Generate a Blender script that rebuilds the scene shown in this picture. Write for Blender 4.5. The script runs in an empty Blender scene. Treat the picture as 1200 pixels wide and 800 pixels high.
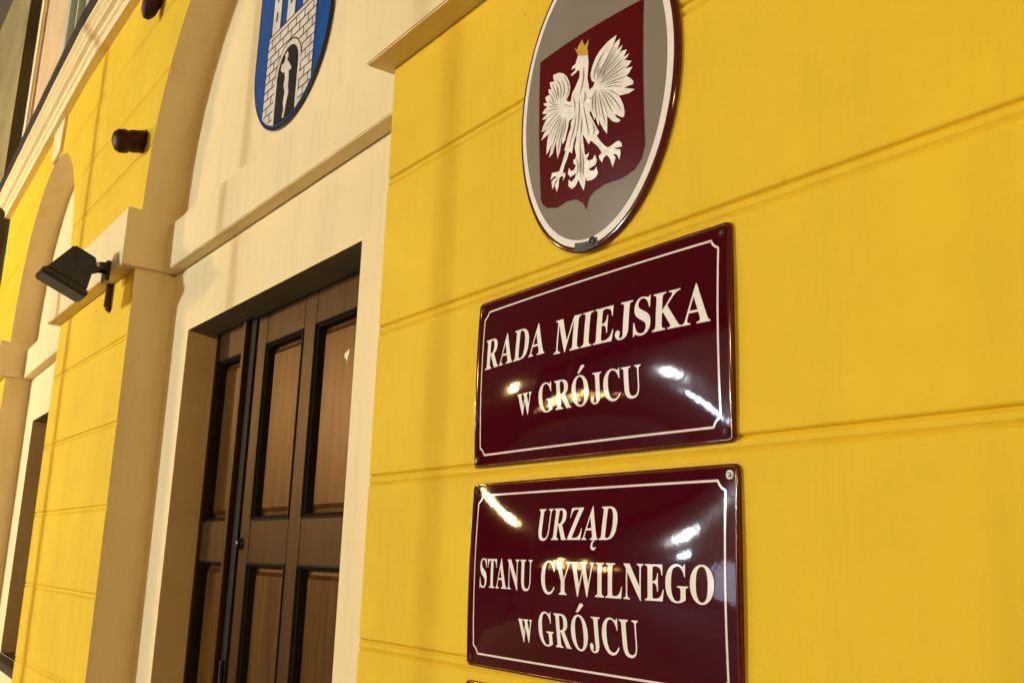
import bpy, bmesh, math, random
LED, LEDFAR, WARM, AMBER_FILL = 9900.0, 1150.0, 1270.0, 740.0     # brightness of the lamps of the square and the added fill lamp
from mathutils import Vector, Matrix
from mathutils.geometry import tessellate_polygon
random.seed(7)
S = bpy.context.scene
COL = S.collection

# ---------------------------------------------------------------- camera
cd = bpy.data.cameras.new("camera")
cd.sensor_width = 36.0
cd.lens = 34.5625
cd.clip_start = 0.05
cd.clip_end = 500
cam = bpy.data.objects.new("camera", cd)
COL.objects.link(cam)
cam.matrix_world = Matrix(((0.5898769, 0.1602103, 0.7914404, 0.0),
                           (0.8068670, -0.1555331, -0.5698904, -1.3),
                           (0.0317929, 0.9747523, -0.2210138, 1.62),
                           (0, 0, 0, 1)))
S.camera = cam

# ---------------------------------------------------------------- night sky and exposure
W = bpy.data.worlds.new("World")
S.world = W
W.use_nodes = True
wn = W.node_tree
wn.nodes.clear()
sky = wn.nodes.new("ShaderNodeTexSky")
sky.sky_type = 'NISHITA'
sky.sun_disc = False
sky.sun_elevation = math.radians(-3)
sky.sun_rotation = math.radians(200)
bg = wn.nodes.new("ShaderNodeBackground")
bg.inputs[1].default_value = 0.06
glow = wn.nodes.new("ShaderNodeBackground")          # even glow of the lit town in the night air
glow.inputs[0].default_value = (1.0, 0.70, 0.34, 1)
glow.inputs[1].default_value = 0.125
add = wn.nodes.new("ShaderNodeAddShader")
out = wn.nodes.new("ShaderNodeOutputWorld")
wn.links.new(sky.outputs[0], bg.inputs[0])
wn.links.new(bg.outputs[0], add.inputs[0])
wn.links.new(glow.outputs[0], add.inputs[1])
wn.links.new(add.outputs[0], out.inputs[0])
S.view_settings.view_transform = 'Standard'
S.view_settings.look = 'None'
S.view_settings.gamma = 1
S.view_settings.exposure = 0
S.cycles.caustics_reflective = False
S.cycles.caustics_refractive = False
S.cycles.max_bounces = 8

# ---------------------------------------------------------------- materials
def srgb(r, g, b):
    f = lambda v: (v / 12.92 if v <= 0.04045 else ((v + 0.055) / 1.055) ** 2.4)
    return (f(r / 255), f(g / 255), f(b / 255), 1)

def mat(name, col, rough=0.6, spec=0.5, metal=0.0, var=0.0, vscale=4.0, bump=0.0, bscale=60.0, coat=0.0,
        col2=None, stretch=None, detail=6, emit=None, estr=0.0, wave=0.0, wscale=6.0, tint=None, streak=0.0, crack=0.0):
    m = bpy.data.materials.new(name)
    m.use_nodes = True
    nt = m.node_tree
    b = nt.nodes["Principled BSDF"]
    b.inputs["Base Color"].default_value = col if len(col) == 4 else (*col, 1)
    b.inputs["Roughness"].default_value = rough
    b.inputs["Specular IOR Level"].default_value = spec
    b.inputs["Metallic"].default_value = metal
    if coat:
        b.inputs["Coat Weight"].default_value = coat
        b.inputs["Coat Roughness"].default_value = 0.05
    if emit:
        b.inputs["Emission Color"].default_value = (*emit, 1)
        b.inputs["Emission Strength"].default_value = estr
    tc = nt.nodes.new("ShaderNodeTexCoord")
    vec = tc.outputs["Object"]
    if stretch:
        mp = nt.nodes.new("ShaderNodeMapping")
        mp.inputs["Scale"].default_value = stretch
        nt.links.new(vec, mp.inputs[0])
        vec = mp.outputs[0]
    if var or col2:
        n = nt.nodes.new("ShaderNodeTexNoise")
        n.inputs["Scale"].default_value = vscale
        n.inputs["Detail"].default_value = detail
        n.inputs["Roughness"].default_value = 0.65
        nt.links.new(vec, n.inputs["Vector"])
        r = nt.nodes.new("ShaderNodeValToRGB")
        c = b.inputs["Base Color"].default_value[:]
        c2 = col2 or tuple(x * (1 - var) for x in c[:3]) + (1,)
        c1 = c if col2 else tuple(min(1, x * (1 + var * 0.6)) for x in c[:3]) + (1,)
        r.color_ramp.elements[0].position = 0.32
        r.color_ramp.elements[1].position = 0.68
        r.color_ramp.elements[0].color = c2
        r.color_ramp.elements[1].color = c1
        nt.links.new(n.outputs["Fac"], r.inputs[0])
        nt.links.new(r.outputs[0], b.inputs["Base Color"])
    def darken(fac_socket, lo, hi, amount):
        rp = nt.nodes.new("ShaderNodeMapRange")
        rp.inputs["From Min"].default_value = lo
        rp.inputs["From Max"].default_value = hi
        rp.inputs["To Min"].default_value = 1 - amount
        rp.inputs["To Max"].default_value = 1.0
        nt.links.new(fac_socket, rp.inputs["Value"])
        mx = nt.nodes.new("ShaderNodeMix")
        mx.data_type = 'RGBA'
        mx.blend_type = 'MULTIPLY'
        mx.inputs["Factor"].default_value = 1.0
        src = b.inputs["Base Color"].links[0].from_socket
        nt.links.new(src, mx.inputs["A"])
        nt.links.new(rp.outputs[0], mx.inputs["B"])
        nt.links.new(mx.outputs["Result"], b.inputs["Base Color"])
    if streak:                                   # rain streaks and grime
        mp = nt.nodes.new("ShaderNodeMapping")
        mp.inputs["Scale"].default_value = (7, 7, 0.55)
        nt.links.new(tc.outputs["Object"], mp.inputs[0])
        n = nt.nodes.new("ShaderNodeTexNoise")
        n.inputs["Scale"].default_value = 1.0
        n.inputs["Detail"].default_value = 8
        n.inputs["Roughness"].default_value = 0.7
        nt.links.new(mp.outputs[0], n.inputs["Vector"])
        darken(n.outputs["Fac"], 0.34, 0.52, streak)
    if crack:                                    # hairline cracks, broken up by noise, and small chips
        vo = nt.nodes.new("ShaderNodeTexVoronoi")
        vo.feature = 'DISTANCE_TO_EDGE'
        vo.inputs["Scale"].default_value = 0.75
        ns = nt.nodes.new("ShaderNodeTexNoise")
        ns.inputs["Scale"].default_value = 5.0
        ns.inputs["Detail"].default_value = 6
        va = nt.nodes.new("ShaderNodeVectorMath")
        va.operation = 'MULTIPLY_ADD'
        va.inputs[1].default_value = (0.16, 0.16, 0.16)
        nt.links.new(tc.outputs["Object"], ns.inputs["Vector"])
        nt.links.new(ns.outputs["Color"], va.inputs[0])
        nt.links.new(tc.outputs["Object"], va.inputs[2])
        nt.links.new(va.outputs[0], vo.inputs["Vector"])
        nm = nt.nodes.new("ShaderNodeTexNoise")
        nm.inputs["Scale"].default_value = 0.9
        nt.links.new(tc.outputs["Object"], nm.inputs["Vector"])
        ma = nt.nodes.new("ShaderNodeMapRange")
        ma.inputs["From Min"].default_value = 0.50
        ma.inputs["From Max"].default_value = 0.60
        ma.inputs["To Min"].default_value = 0.02
        ma.inputs["To Max"].default_value = 0.0
        nt.links.new(nm.outputs["Fac"], ma.inputs["Value"])
        ad = nt.nodes.new("ShaderNodeMath")
        nt.links.new(vo.outputs["Distance"], ad.inputs[0])
        nt.links.new(ma.outputs[0], ad.inputs[1])
        darken(ad.outputs[0], 0.0, 0.0032, 0.0)
        vs = nt.nodes.new("ShaderNodeTexVoronoi")
        vs.inputs["Scale"].default_value = 7.0
        nt.links.new(tc.outputs["Object"], vs.inputs["Vector"])
        darken(vs.outputs["Distance"], 0.035, 0.060, crack)
    last = None
    for amt, sc, dist in ((bump, bscale, 0.002), (wave, wscale, 0.02)):
        if not amt:
            continue
        n = nt.nodes.new("ShaderNodeTexNoise")
        n.inputs["Scale"].default_value = sc
        n.inputs["Detail"].default_value = 5
        nt.links.new(vec, n.inputs["Vector"])
        bp = nt.nodes.new("ShaderNodeBump")
        bp.inputs["Strength"].default_value = amt
        bp.inputs["Distance"].default_value = dist
        nt.links.new(n.outputs["Fac"], bp.inputs["Height"])
        if last:
            nt.links.new(last, bp.inputs["Normal"])
        last = bp.outputs[0]
    if last:
        nt.links.new(last, b.inputs["Normal"])
    if tint:
        b.inputs["Specular Tint"].default_value = (*tint, 1)
    return m

M = {}
M['yellow'] = mat('yellow_plaster', (0.75, 0.505, 0.022), 0.75, 0.2, var=0.085, vscale=1.9, bump=0.5, bscale=170, wave=0.14, wscale=2.6, streak=0.05, crack=0.13)
M['cream'] = mat('cream_plaster', (0.80, 0.66, 0.38), 0.8, 0.2, var=0.05, vscale=1.3, bump=0.3, bscale=150, wave=0.12, wscale=2.3, streak=0.06, crack=0.2)
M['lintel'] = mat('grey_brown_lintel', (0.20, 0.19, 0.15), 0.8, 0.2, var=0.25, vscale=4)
M['stucco'] = mat('tan_stucco', (0.62, 0.45, 0.26), 0.85, 0.2, var=0.12, vscale=2.5, bump=0.3, bscale=90, streak=0.12)
M['wood'] = mat('brown_varnished_wood', (0.050, 0.0220, 0.0055), 0.42, 0.16, col2=(0.020, 0.0085, 0.002, 1), vscale=4.0, stretch=(9, 9, 0.7),
                bump=0.25, bscale=6, detail=9, tint=(1.0, 0.34, 0.02))
M['wood_panel'] = mat('worn_varnished_panel', (0.105, 0.042, 0.0045), 0.36, 0.20, col2=(0.030, 0.011, 0.002, 1), vscale=2.6, stretch=(8, 8, 0.8),
                      bump=0.3, bscale=5, detail=10, tint=(1.0, 0.34, 0.02), streak=0.35)
M['conduit'] = mat('red_brown_pipe', (0.13, 0.045, 0.02), 0.6, 0.3, var=0.3, vscale=30)
M['wood_dark'] = mat('dark_wood_and_shade', (0.013, 0.010, 0.007), 0.65, 0.08, var=0.3, vscale=4, stretch=(9, 9, 0.9), bump=0.2, bscale=6)  # near-black colour also holds the shade of panel edges and leaf step
M['enamel'] = mat('maroon_enamel', (0.052, 0.0018, 0.0055), 0.05, 0.17, var=0.08, vscale=3, wave=0.03, wscale=8)
M['enamel_edge'] = mat('maroon_enamel_rim', (0.085, 0.008, 0.006), 0.10, 0.6, var=0.2, vscale=20)
M['white'] = mat('white_enamel', (0.84, 0.81, 0.79), 0.08, 0.5, var=0.05, vscale=12)
M['white_line'] = mat('white_enamel_line', (0.78, 0.70, 0.68), 0.12, 0.5)
M['grey'] = mat('grey_enamel', (0.225, 0.195, 0.160), 0.25, 0.10, var=0.04, vscale=6)
M['red'] = mat('crimson_enamel', (0.085, 0.0030, 0.005), 0.22, 0.18, var=0.08, vscale=9)
M['eagle'] = mat('eagle_white', (0.82, 0.79, 0.74), 0.3, 0.4, var=0.14, vscale=55, bump=0.9, bscale=85)
M['groove'] = mat('eagle_shade_line', (0.22, 0.165, 0.11), 0.4, 0.3)
M['feather_light'] = mat('eagle_light_edge', (0.90, 0.88, 0.84), 0.25, 0.5)
M['gold'] = mat('gold_enamel', (0.58, 0.36, 0.04), 0.3, 0.5, var=0.15, vscale=40)
M['rust'] = mat('chipped_iron', (0.050, 0.050, 0.034), 0.55, 0.4, metal=0.3, col2=(0.02, 0.022, 0.015, 1), vscale=90, bump=0.6, bscale=120)
M['blue'] = mat('blue_enamel', (0.006, 0.072, 0.30), 0.3, 0.12, var=0.1, vscale=5)
M['black'] = mat('black_enamel', (0.010, 0.010, 0.012), 0.25, 0.4)
M['stone_print'] = mat('pale_stone_print', (0.72, 0.67, 0.60), 0.35, 0.4, var=0.18, vscale=14)
M['brick_line'] = mat('brown_line_print', (0.055, 0.030, 0.022), 0.4, 0.3)
M['iron'] = mat('black_painted_metal', (0.018, 0.016, 0.015), 0.24, 0.5, var=0.4, vscale=14, bump=0.2, bscale=60)
M['maroon'] = mat('maroon_painted_metal', (0.034, 0.004, 0.004), 0.55, 0.3, var=0.3, vscale=25)
M['steel'] = mat('bare_steel', (0.60, 0.57, 0.52), 0.32, 0.5, metal=0.8, var=0.2, vscale=60)
M['brass'] = mat('dull_brass', (0.32, 0.20, 0.08), 0.35, 0.5, metal=0.8, var=0.3, vscale=60)
M['flash'] = mat('dark_sheet_metal', (0.022, 0.016, 0.011), 0.45, 0.5, metal=0.2, var=0.4, vscale=9)
M['glass'] = mat('window_glass', (0.02, 0.025, 0.03), 0.05, 0.6)
M['paint_pale'] = mat('pale_green_grey_paint', (0.42, 0.45, 0.36), 0.5, 0.4, var=0.08, vscale=5)
M['dark_green'] = mat('dark_green_grey_cladding', (0.011, 0.014, 0.011), 0.5, 0.4, var=0.3, vscale=3, stretch=(2, 2, 0.3))
M['olive'] = mat('olive_plaster', (0.30, 0.24, 0.11), 0.85, 0.2, var=0.25, vscale=1.2, bump=0.3, bscale=60)
M['paving'] = mat('grey_paving', (0.36, 0.32, 0.27), 0.8, 0.3, var=0.3, vscale=5, bump=0.4, bscale=40)
M['asphalt'] = mat('asphalt', (0.05, 0.05, 0.05), 0.8, 0.3, var=0.3, vscale=8, bump=0.5, bscale=120)
M['grass_far'] = mat('facade_plaster', (0.16, 0.13, 0.10), 0.85, 0.2, var=0.15, vscale=1)
M['roof'] = mat('clay_roof', (0.16, 0.06, 0.035), 0.8, 0.2, var=0.3, vscale=3)
M['lamp_led'] = mat('cool_white_lamp', (0.8, 0.8, 0.8), 0.3, emit=(0.93, 1.0, 1.0), estr=LED)
M['lamp_led_far'] = mat('cool_white_lamp_far', (0.8, 0.8, 0.8), 0.3, emit=(0.60, 0.82, 1.0), estr=LEDFAR)
M['lamp_warm'] = mat('warm_lamp', (0.8, 0.6, 0.4), 0.3, emit=(1.0, 0.62, 0.22), estr=WARM)
M['lamp_warm_fill'] = mat('amber_fill_lamp', (0.8, 0.6, 0.4), 0.3, emit=(1.0, 0.66, 0.26), estr=AMBER_FILL)
M['lit_shop'] = mat('lit_shop_window', (0.3, 0.2, 0.1), 0.3, emit=(1.0, 0.60, 0.22), estr=95.0)
M['lit_shop_dim'] = mat('dim_lit_shop_window', (0.3, 0.2, 0.1), 0.3, emit=(1.0, 0.45, 0.14), estr=38.0)
M['lit_cool'] = mat('cool_lit_window', (0.3, 0.3, 0.4), 0.3, emit=(0.75, 0.80, 1.0), estr=12.0)
GLYPHS = {"R":[[15,0,15,17,31,19,45,22,55,26,62,32,68,39,72,50,74,64,75,81,75,379,74,394,71,406,68,416,62,424,55,429,44,434,32,437,16,439,16,455,217,455,264,453,305,448,339,439,367,426,389,409,405,388,414,363,417,334,411,296,392,265,360,241,315,224,432,50,452,26,478,17,480,17,480,0,338,0,201,212,182,212,182,81,183,64,185,50,189,39,194,32,202,26,212,22,225,19,242,17,242,0],
[182,234,203,234,228,235,249,240,266,248,280,258,290,272,298,290,302,311,304,336,299,378,284,407,259,425,224,431,212,431,202,429,195,426,190,422,186,417,184,409,182,398,182,385]],
"A":[[-9,0,-9,18,1,19,9,21,17,25,24,30,30,38,36,47,43,60,49,75,206,466,224,465,384,87,392,70,399,55,405,44,411,34,417,27,425,22,433,19,443,18,443,0,229,0,229,18,253,20,270,25,280,34,283,46,273,81,253,132,103,132,79,71,76,59,75,48,78,35,87,26,102,20,124,18,128,18,128,0],
[113,161,242,161,177,319]],
"D":[[20,0,20,17,35,19,47,21,56,25,63,30,68,36,71,46,73,59,74,75,74,374,73,392,71,407,67,418,61,426,53,432,43,435,30,438,15,439,15,455,222,455,278,452,328,441,370,422,405,396,433,364,452,325,464,279,468,228,453,128,408,57,333,14,228,0],
[222,24,253,27,279,37,302,53,319,75,333,104,343,139,349,181,351,229,343,318,319,382,279,420,223,433,211,433,202,431,195,428,190,423,186,417,184,409,182,398,182,385,182,72,182,59,184,48,186,40,190,34,195,30,202,27,211,25]],
"M":[[14,0,14,17,30,19,43,22,53,26,61,32,67,39,72,50,74,63,75,79,75,382,71,416,53,432,15,439,15,455,185,455,317,142,449,455,617,455,617,439,602,437,590,433,580,429,573,423,567,416,563,405,561,393,560,378,560,85,565,43,568,36,571,31,576,26,582,23,617,17,617,0,396,0,396,17,433,25,438,28,443,32,447,38,450,44,455,83,455,399,288,0,270,0,105,389,105,80,106,62,109,48,113,37,120,30,128,24,139,20,153,18,169,17,169,0]],
"I":[[13,0,13,17,29,20,42,23,53,27,61,32,67,39,72,49,74,61,75,75,75,387,74,401,72,412,68,421,63,427,55,432,45,435,31,437,13,439,13,455,244,455,244,439,228,437,214,435,204,432,196,427,190,421,186,412,183,401,183,387,183,77,187,44,206,26,246,17,246,0]],
"E":[[14,0,14,17,30,18,44,20,55,24,62,30,68,37,72,48,74,62,75,78,75,369,74,389,72,405,68,417,62,425,54,431,44,435,31,438,16,439,16,455,399,455,399,320,383,320,378,349,369,373,356,392,340,406,320,417,295,424,266,429,232,430,200,428,186,417,183,388,183,246,193,246,214,247,232,252,247,259,259,269,269,282,277,300,283,321,288,345,304,345,304,118,287,118,285,137,282,154,278,169,273,181,267,192,259,201,251,208,241,213,229,217,216,220,202,222,183,222,183,67,183,56,185,47,188,40,192,35,198,32,206,29,217,28,230,28,254,28,276,30,295,34,313,39,330,45,345,53,358,63,371,75,382,89,393,105,402,123,411,143,430,143,402,0]],
"J":[[109,-65,93,-64,78,-62,64,-59,51,-54,39,-47,29,-40,19,-32,11,-22,5,-12,0,-1,-2,11,-3,23,-2,34,0,44,5,53,11,61,18,67,26,71,35,74,44,75,55,74,64,71,72,67,79,62,85,55,89,47,92,38,93,28,85,-1,77,-19,78,-29,84,-35,92,-39,105,-40,116,-39,126,-36,133,-32,139,-25,143,-16,145,-6,147,7,148,21,148,367,142,409,139,416,135,422,129,426,122,430,114,433,104,435,93,437,79,439,79,455,314,455,314,439,277,431,271,427,266,423,262,417,260,411,255,367,255,89,246,21,219,-27,173,-56]],
"S":[[43,-11,43,158,62,158,72,124,83,94,96,70,111,50,129,34,149,24,172,17,197,15,215,16,231,20,245,27,257,36,266,47,273,60,277,74,279,89,275,110,265,129,248,146,225,160,163,191,135,205,112,221,92,236,77,253,65,270,56,289,51,309,50,332,51,352,54,370,60,387,67,403,77,417,88,429,101,440,115,449,131,457,148,462,166,465,185,466,229,461,282,448,291,446,300,445,307,446,313,450,318,457,320,466,339,466,339,319,322,319,317,337,310,354,303,370,293,385,283,398,272,410,261,420,248,429,235,436,222,441,208,444,194,445,178,443,163,440,151,434,140,426,131,417,125,406,121,394,120,380,121,368,124,356,129,346,137,336,147,328,159,319,173,311,189,303,253,273,273,263,290,253,305,243,317,233,328,222,337,211,344,200,350,188,354,176,357,162,359,148,359,133,358,112,354,93,348,75,339,58,328,43,314,29,298,18,281,8,261,0,240,-6,217,-9,192,-10,158,-8,126,1,98,9,85,12,69,7,61,-11]],
"K":[[16,0,16,17,32,19,45,22,56,26,63,32,68,39,72,50,74,64,75,81,75,379,74,394,72,406,68,416,63,424,55,430,45,434,32,437,17,439,17,455,242,455,242,439,205,432,187,415,183,379,183,234,321,373,333,387,342,398,347,409,349,418,345,427,334,434,316,437,291,439,291,455,486,455,486,439,477,439,447,434,415,419,381,395,345,361,271,285,463,46,487,25,519,17,519,0,281,0,281,17,306,18,322,21,334,34,333,40,329,47,324,56,316,66,199,214,183,198,183,81,183,64,186,50,189,39,195,32,202,26,213,22,226,19,242,17,242,0]],
"G":[[268,-10,233,-8,200,-3,170,7,141,19,116,36,93,55,74,77,57,103,44,131,35,161,29,194,28,229,29,263,35,295,44,324,57,352,74,377,93,399,115,419,139,435,166,448,195,458,225,464,257,465,284,464,311,459,340,451,369,441,388,436,406,443,419,465,437,465,437,308,420,308,412,327,403,346,393,363,382,379,370,393,357,406,343,417,329,426,314,434,299,439,283,442,267,443,214,430,176,389,153,322,146,228,148,178,154,135,165,98,180,67,199,44,221,26,246,16,275,13,293,14,308,16,319,21,328,27,334,35,339,45,342,57,343,71,343,128,342,142,339,154,335,163,329,170,321,175,309,179,294,181,275,182,275,198,500,198,500,182,485,181,473,179,463,175,457,171,452,164,449,155,447,143,446,128,446,29,402,12,357,0,313,-8]],
"O":[[261,-11,236,-10,213,-6,190,-1,169,7,148,17,129,29,111,43,94,58,79,75,66,93,55,113,45,134,37,156,32,179,29,203,28,228,29,252,32,276,37,299,45,321,55,342,66,362,79,380,95,397,112,413,130,426,149,438,170,448,192,456,216,462,240,465,265,466,290,465,313,462,336,456,357,448,378,439,397,427,415,414,431,399,446,382,459,364,471,344,481,323,488,301,494,277,497,253,498,228,497,203,494,179,488,156,481,134,471,113,459,93,446,75,430,58,414,43,395,29,376,17,355,7,333,-1,310,-6,286,-10],
[265,12,315,26,351,66,372,133,379,228,377,278,371,321,362,358,348,389,330,412,310,430,286,440,260,443,210,430,174,389,152,322,145,228,147,178,153,135,163,98,177,67,195,43,215,26,238,16]],
"C":[[257,-11,224,-9,193,-3,164,6,137,20,113,37,91,56,72,79,56,104,43,132,34,162,28,194,26,228,28,262,34,294,43,323,56,351,72,376,92,399,114,418,139,435,166,448,195,458,226,464,259,465,283,464,309,459,337,451,367,440,388,435,399,437,408,443,415,452,419,465,437,465,437,308,420,308,407,338,392,364,375,387,356,407,335,423,313,434,290,441,265,443,212,430,174,389,151,321,144,226,152,138,177,74,219,36,278,24,298,25,318,29,338,35,358,45,377,56,395,71,412,87,428,106,447,89,409,45,365,14,314,-5]],
"U":[[248,-13,205,-10,168,-2,138,10,114,29,96,52,83,81,76,115,73,155,73,379,72,394,70,406,66,416,61,424,53,429,43,434,30,437,15,439,15,455,240,455,240,439,202,432,185,415,181,379,181,140,182,112,186,88,193,68,203,51,216,39,232,29,252,24,275,22,326,31,363,56,385,99,392,159,392,378,391,393,389,406,385,416,379,423,371,429,360,433,346,437,328,439,328,455,474,455,474,439,460,436,448,432,439,427,433,421,428,414,425,404,423,392,422,378,422,181,420,133,412,92,398,58,380,32,356,13,325,-2,290,-10]],
"Z":[[20,0,20,11,276,430,214,430,193,429,174,427,157,424,141,420,128,414,115,407,104,397,94,386,85,372,76,356,68,338,61,316,44,316,57,455,406,455,406,443,153,29,239,29,272,31,302,37,327,47,349,61,368,80,384,103,397,131,407,164,424,164,407,0]],
"T":[[92,0,92,17,109,18,123,21,134,25,142,31,148,39,152,50,155,64,156,81,156,433,149,433,124,431,102,426,82,416,65,403,51,387,41,367,33,344,29,318,11,318,11,455,410,455,410,317,394,317,381,368,357,404,319,426,269,433,263,433,263,81,264,63,267,49,271,38,276,30,284,25,296,21,310,18,328,17,328,0]],
"N":[[403,-11,107,350,107,79,108,62,110,49,113,38,119,31,126,26,136,21,150,19,167,17,167,0,18,0,18,17,54,23,71,41,76,79,76,388,36,433,18,439,18,455,156,455,391,169,391,377,386,414,369,431,331,439,331,455,480,455,480,439,464,437,450,434,440,430,433,425,428,417,425,407,422,393,422,377,422,-11]],
"Y":[[101,0,101,17,117,19,131,22,141,26,148,32,154,39,157,50,160,64,161,81,161,179,46,387,38,402,29,414,21,423,14,429,1,435,-13,438,-13,455,207,455,207,438,195,438,167,432,156,416,164,392,248,226,333,366,340,378,345,389,348,399,349,408,345,421,336,430,320,436,298,438,295,438,295,455,439,455,439,438,431,436,423,434,416,430,409,424,383,392,268,203,268,81,269,64,271,50,275,39,280,32,288,26,298,22,311,19,328,17,328,0]],
"W":[[171,-11,32,393,15,427,10,432,3,435,-5,438,-15,439,-15,455,181,455,181,439,150,432,140,410,148,373,223,153,301,353,286,399,282,410,278,418,273,425,267,429,261,433,252,435,241,437,229,439,229,455,439,455,439,439,419,437,404,432,396,423,393,412,399,386,474,166,541,369,549,406,548,414,546,421,543,426,538,430,503,439,503,455,624,455,624,439,615,436,607,433,600,427,594,421,575,379,446,-11,428,-11,316,309,190,-11]],
"L":[[15,0,15,17,31,19,45,22,55,26,62,32,68,39,72,50,74,64,75,81,75,379,74,394,71,407,68,417,62,425,55,430,44,434,32,437,16,439,16,455,250,455,250,439,208,434,201,431,196,427,191,422,188,416,182,379,182,83,185,47,200,31,234,28,257,28,278,31,297,34,315,40,330,47,345,56,358,67,370,80,381,95,391,112,400,132,409,154,427,154,402,0]],
"w":[[122,-10,17,265,6,284,-11,293,-11,310,138,310,138,293,120,289,114,276,116,266,120,253,167,127,211,235,201,266,190,288,168,295,168,310,323,310,323,293,311,292,302,288,297,283,296,276,296,269,298,262,336,141,382,256,387,275,380,289,356,295,356,310,445,310,445,295,425,284,412,258,304,-10,289,-10,223,197,140,-10]]}
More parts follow.
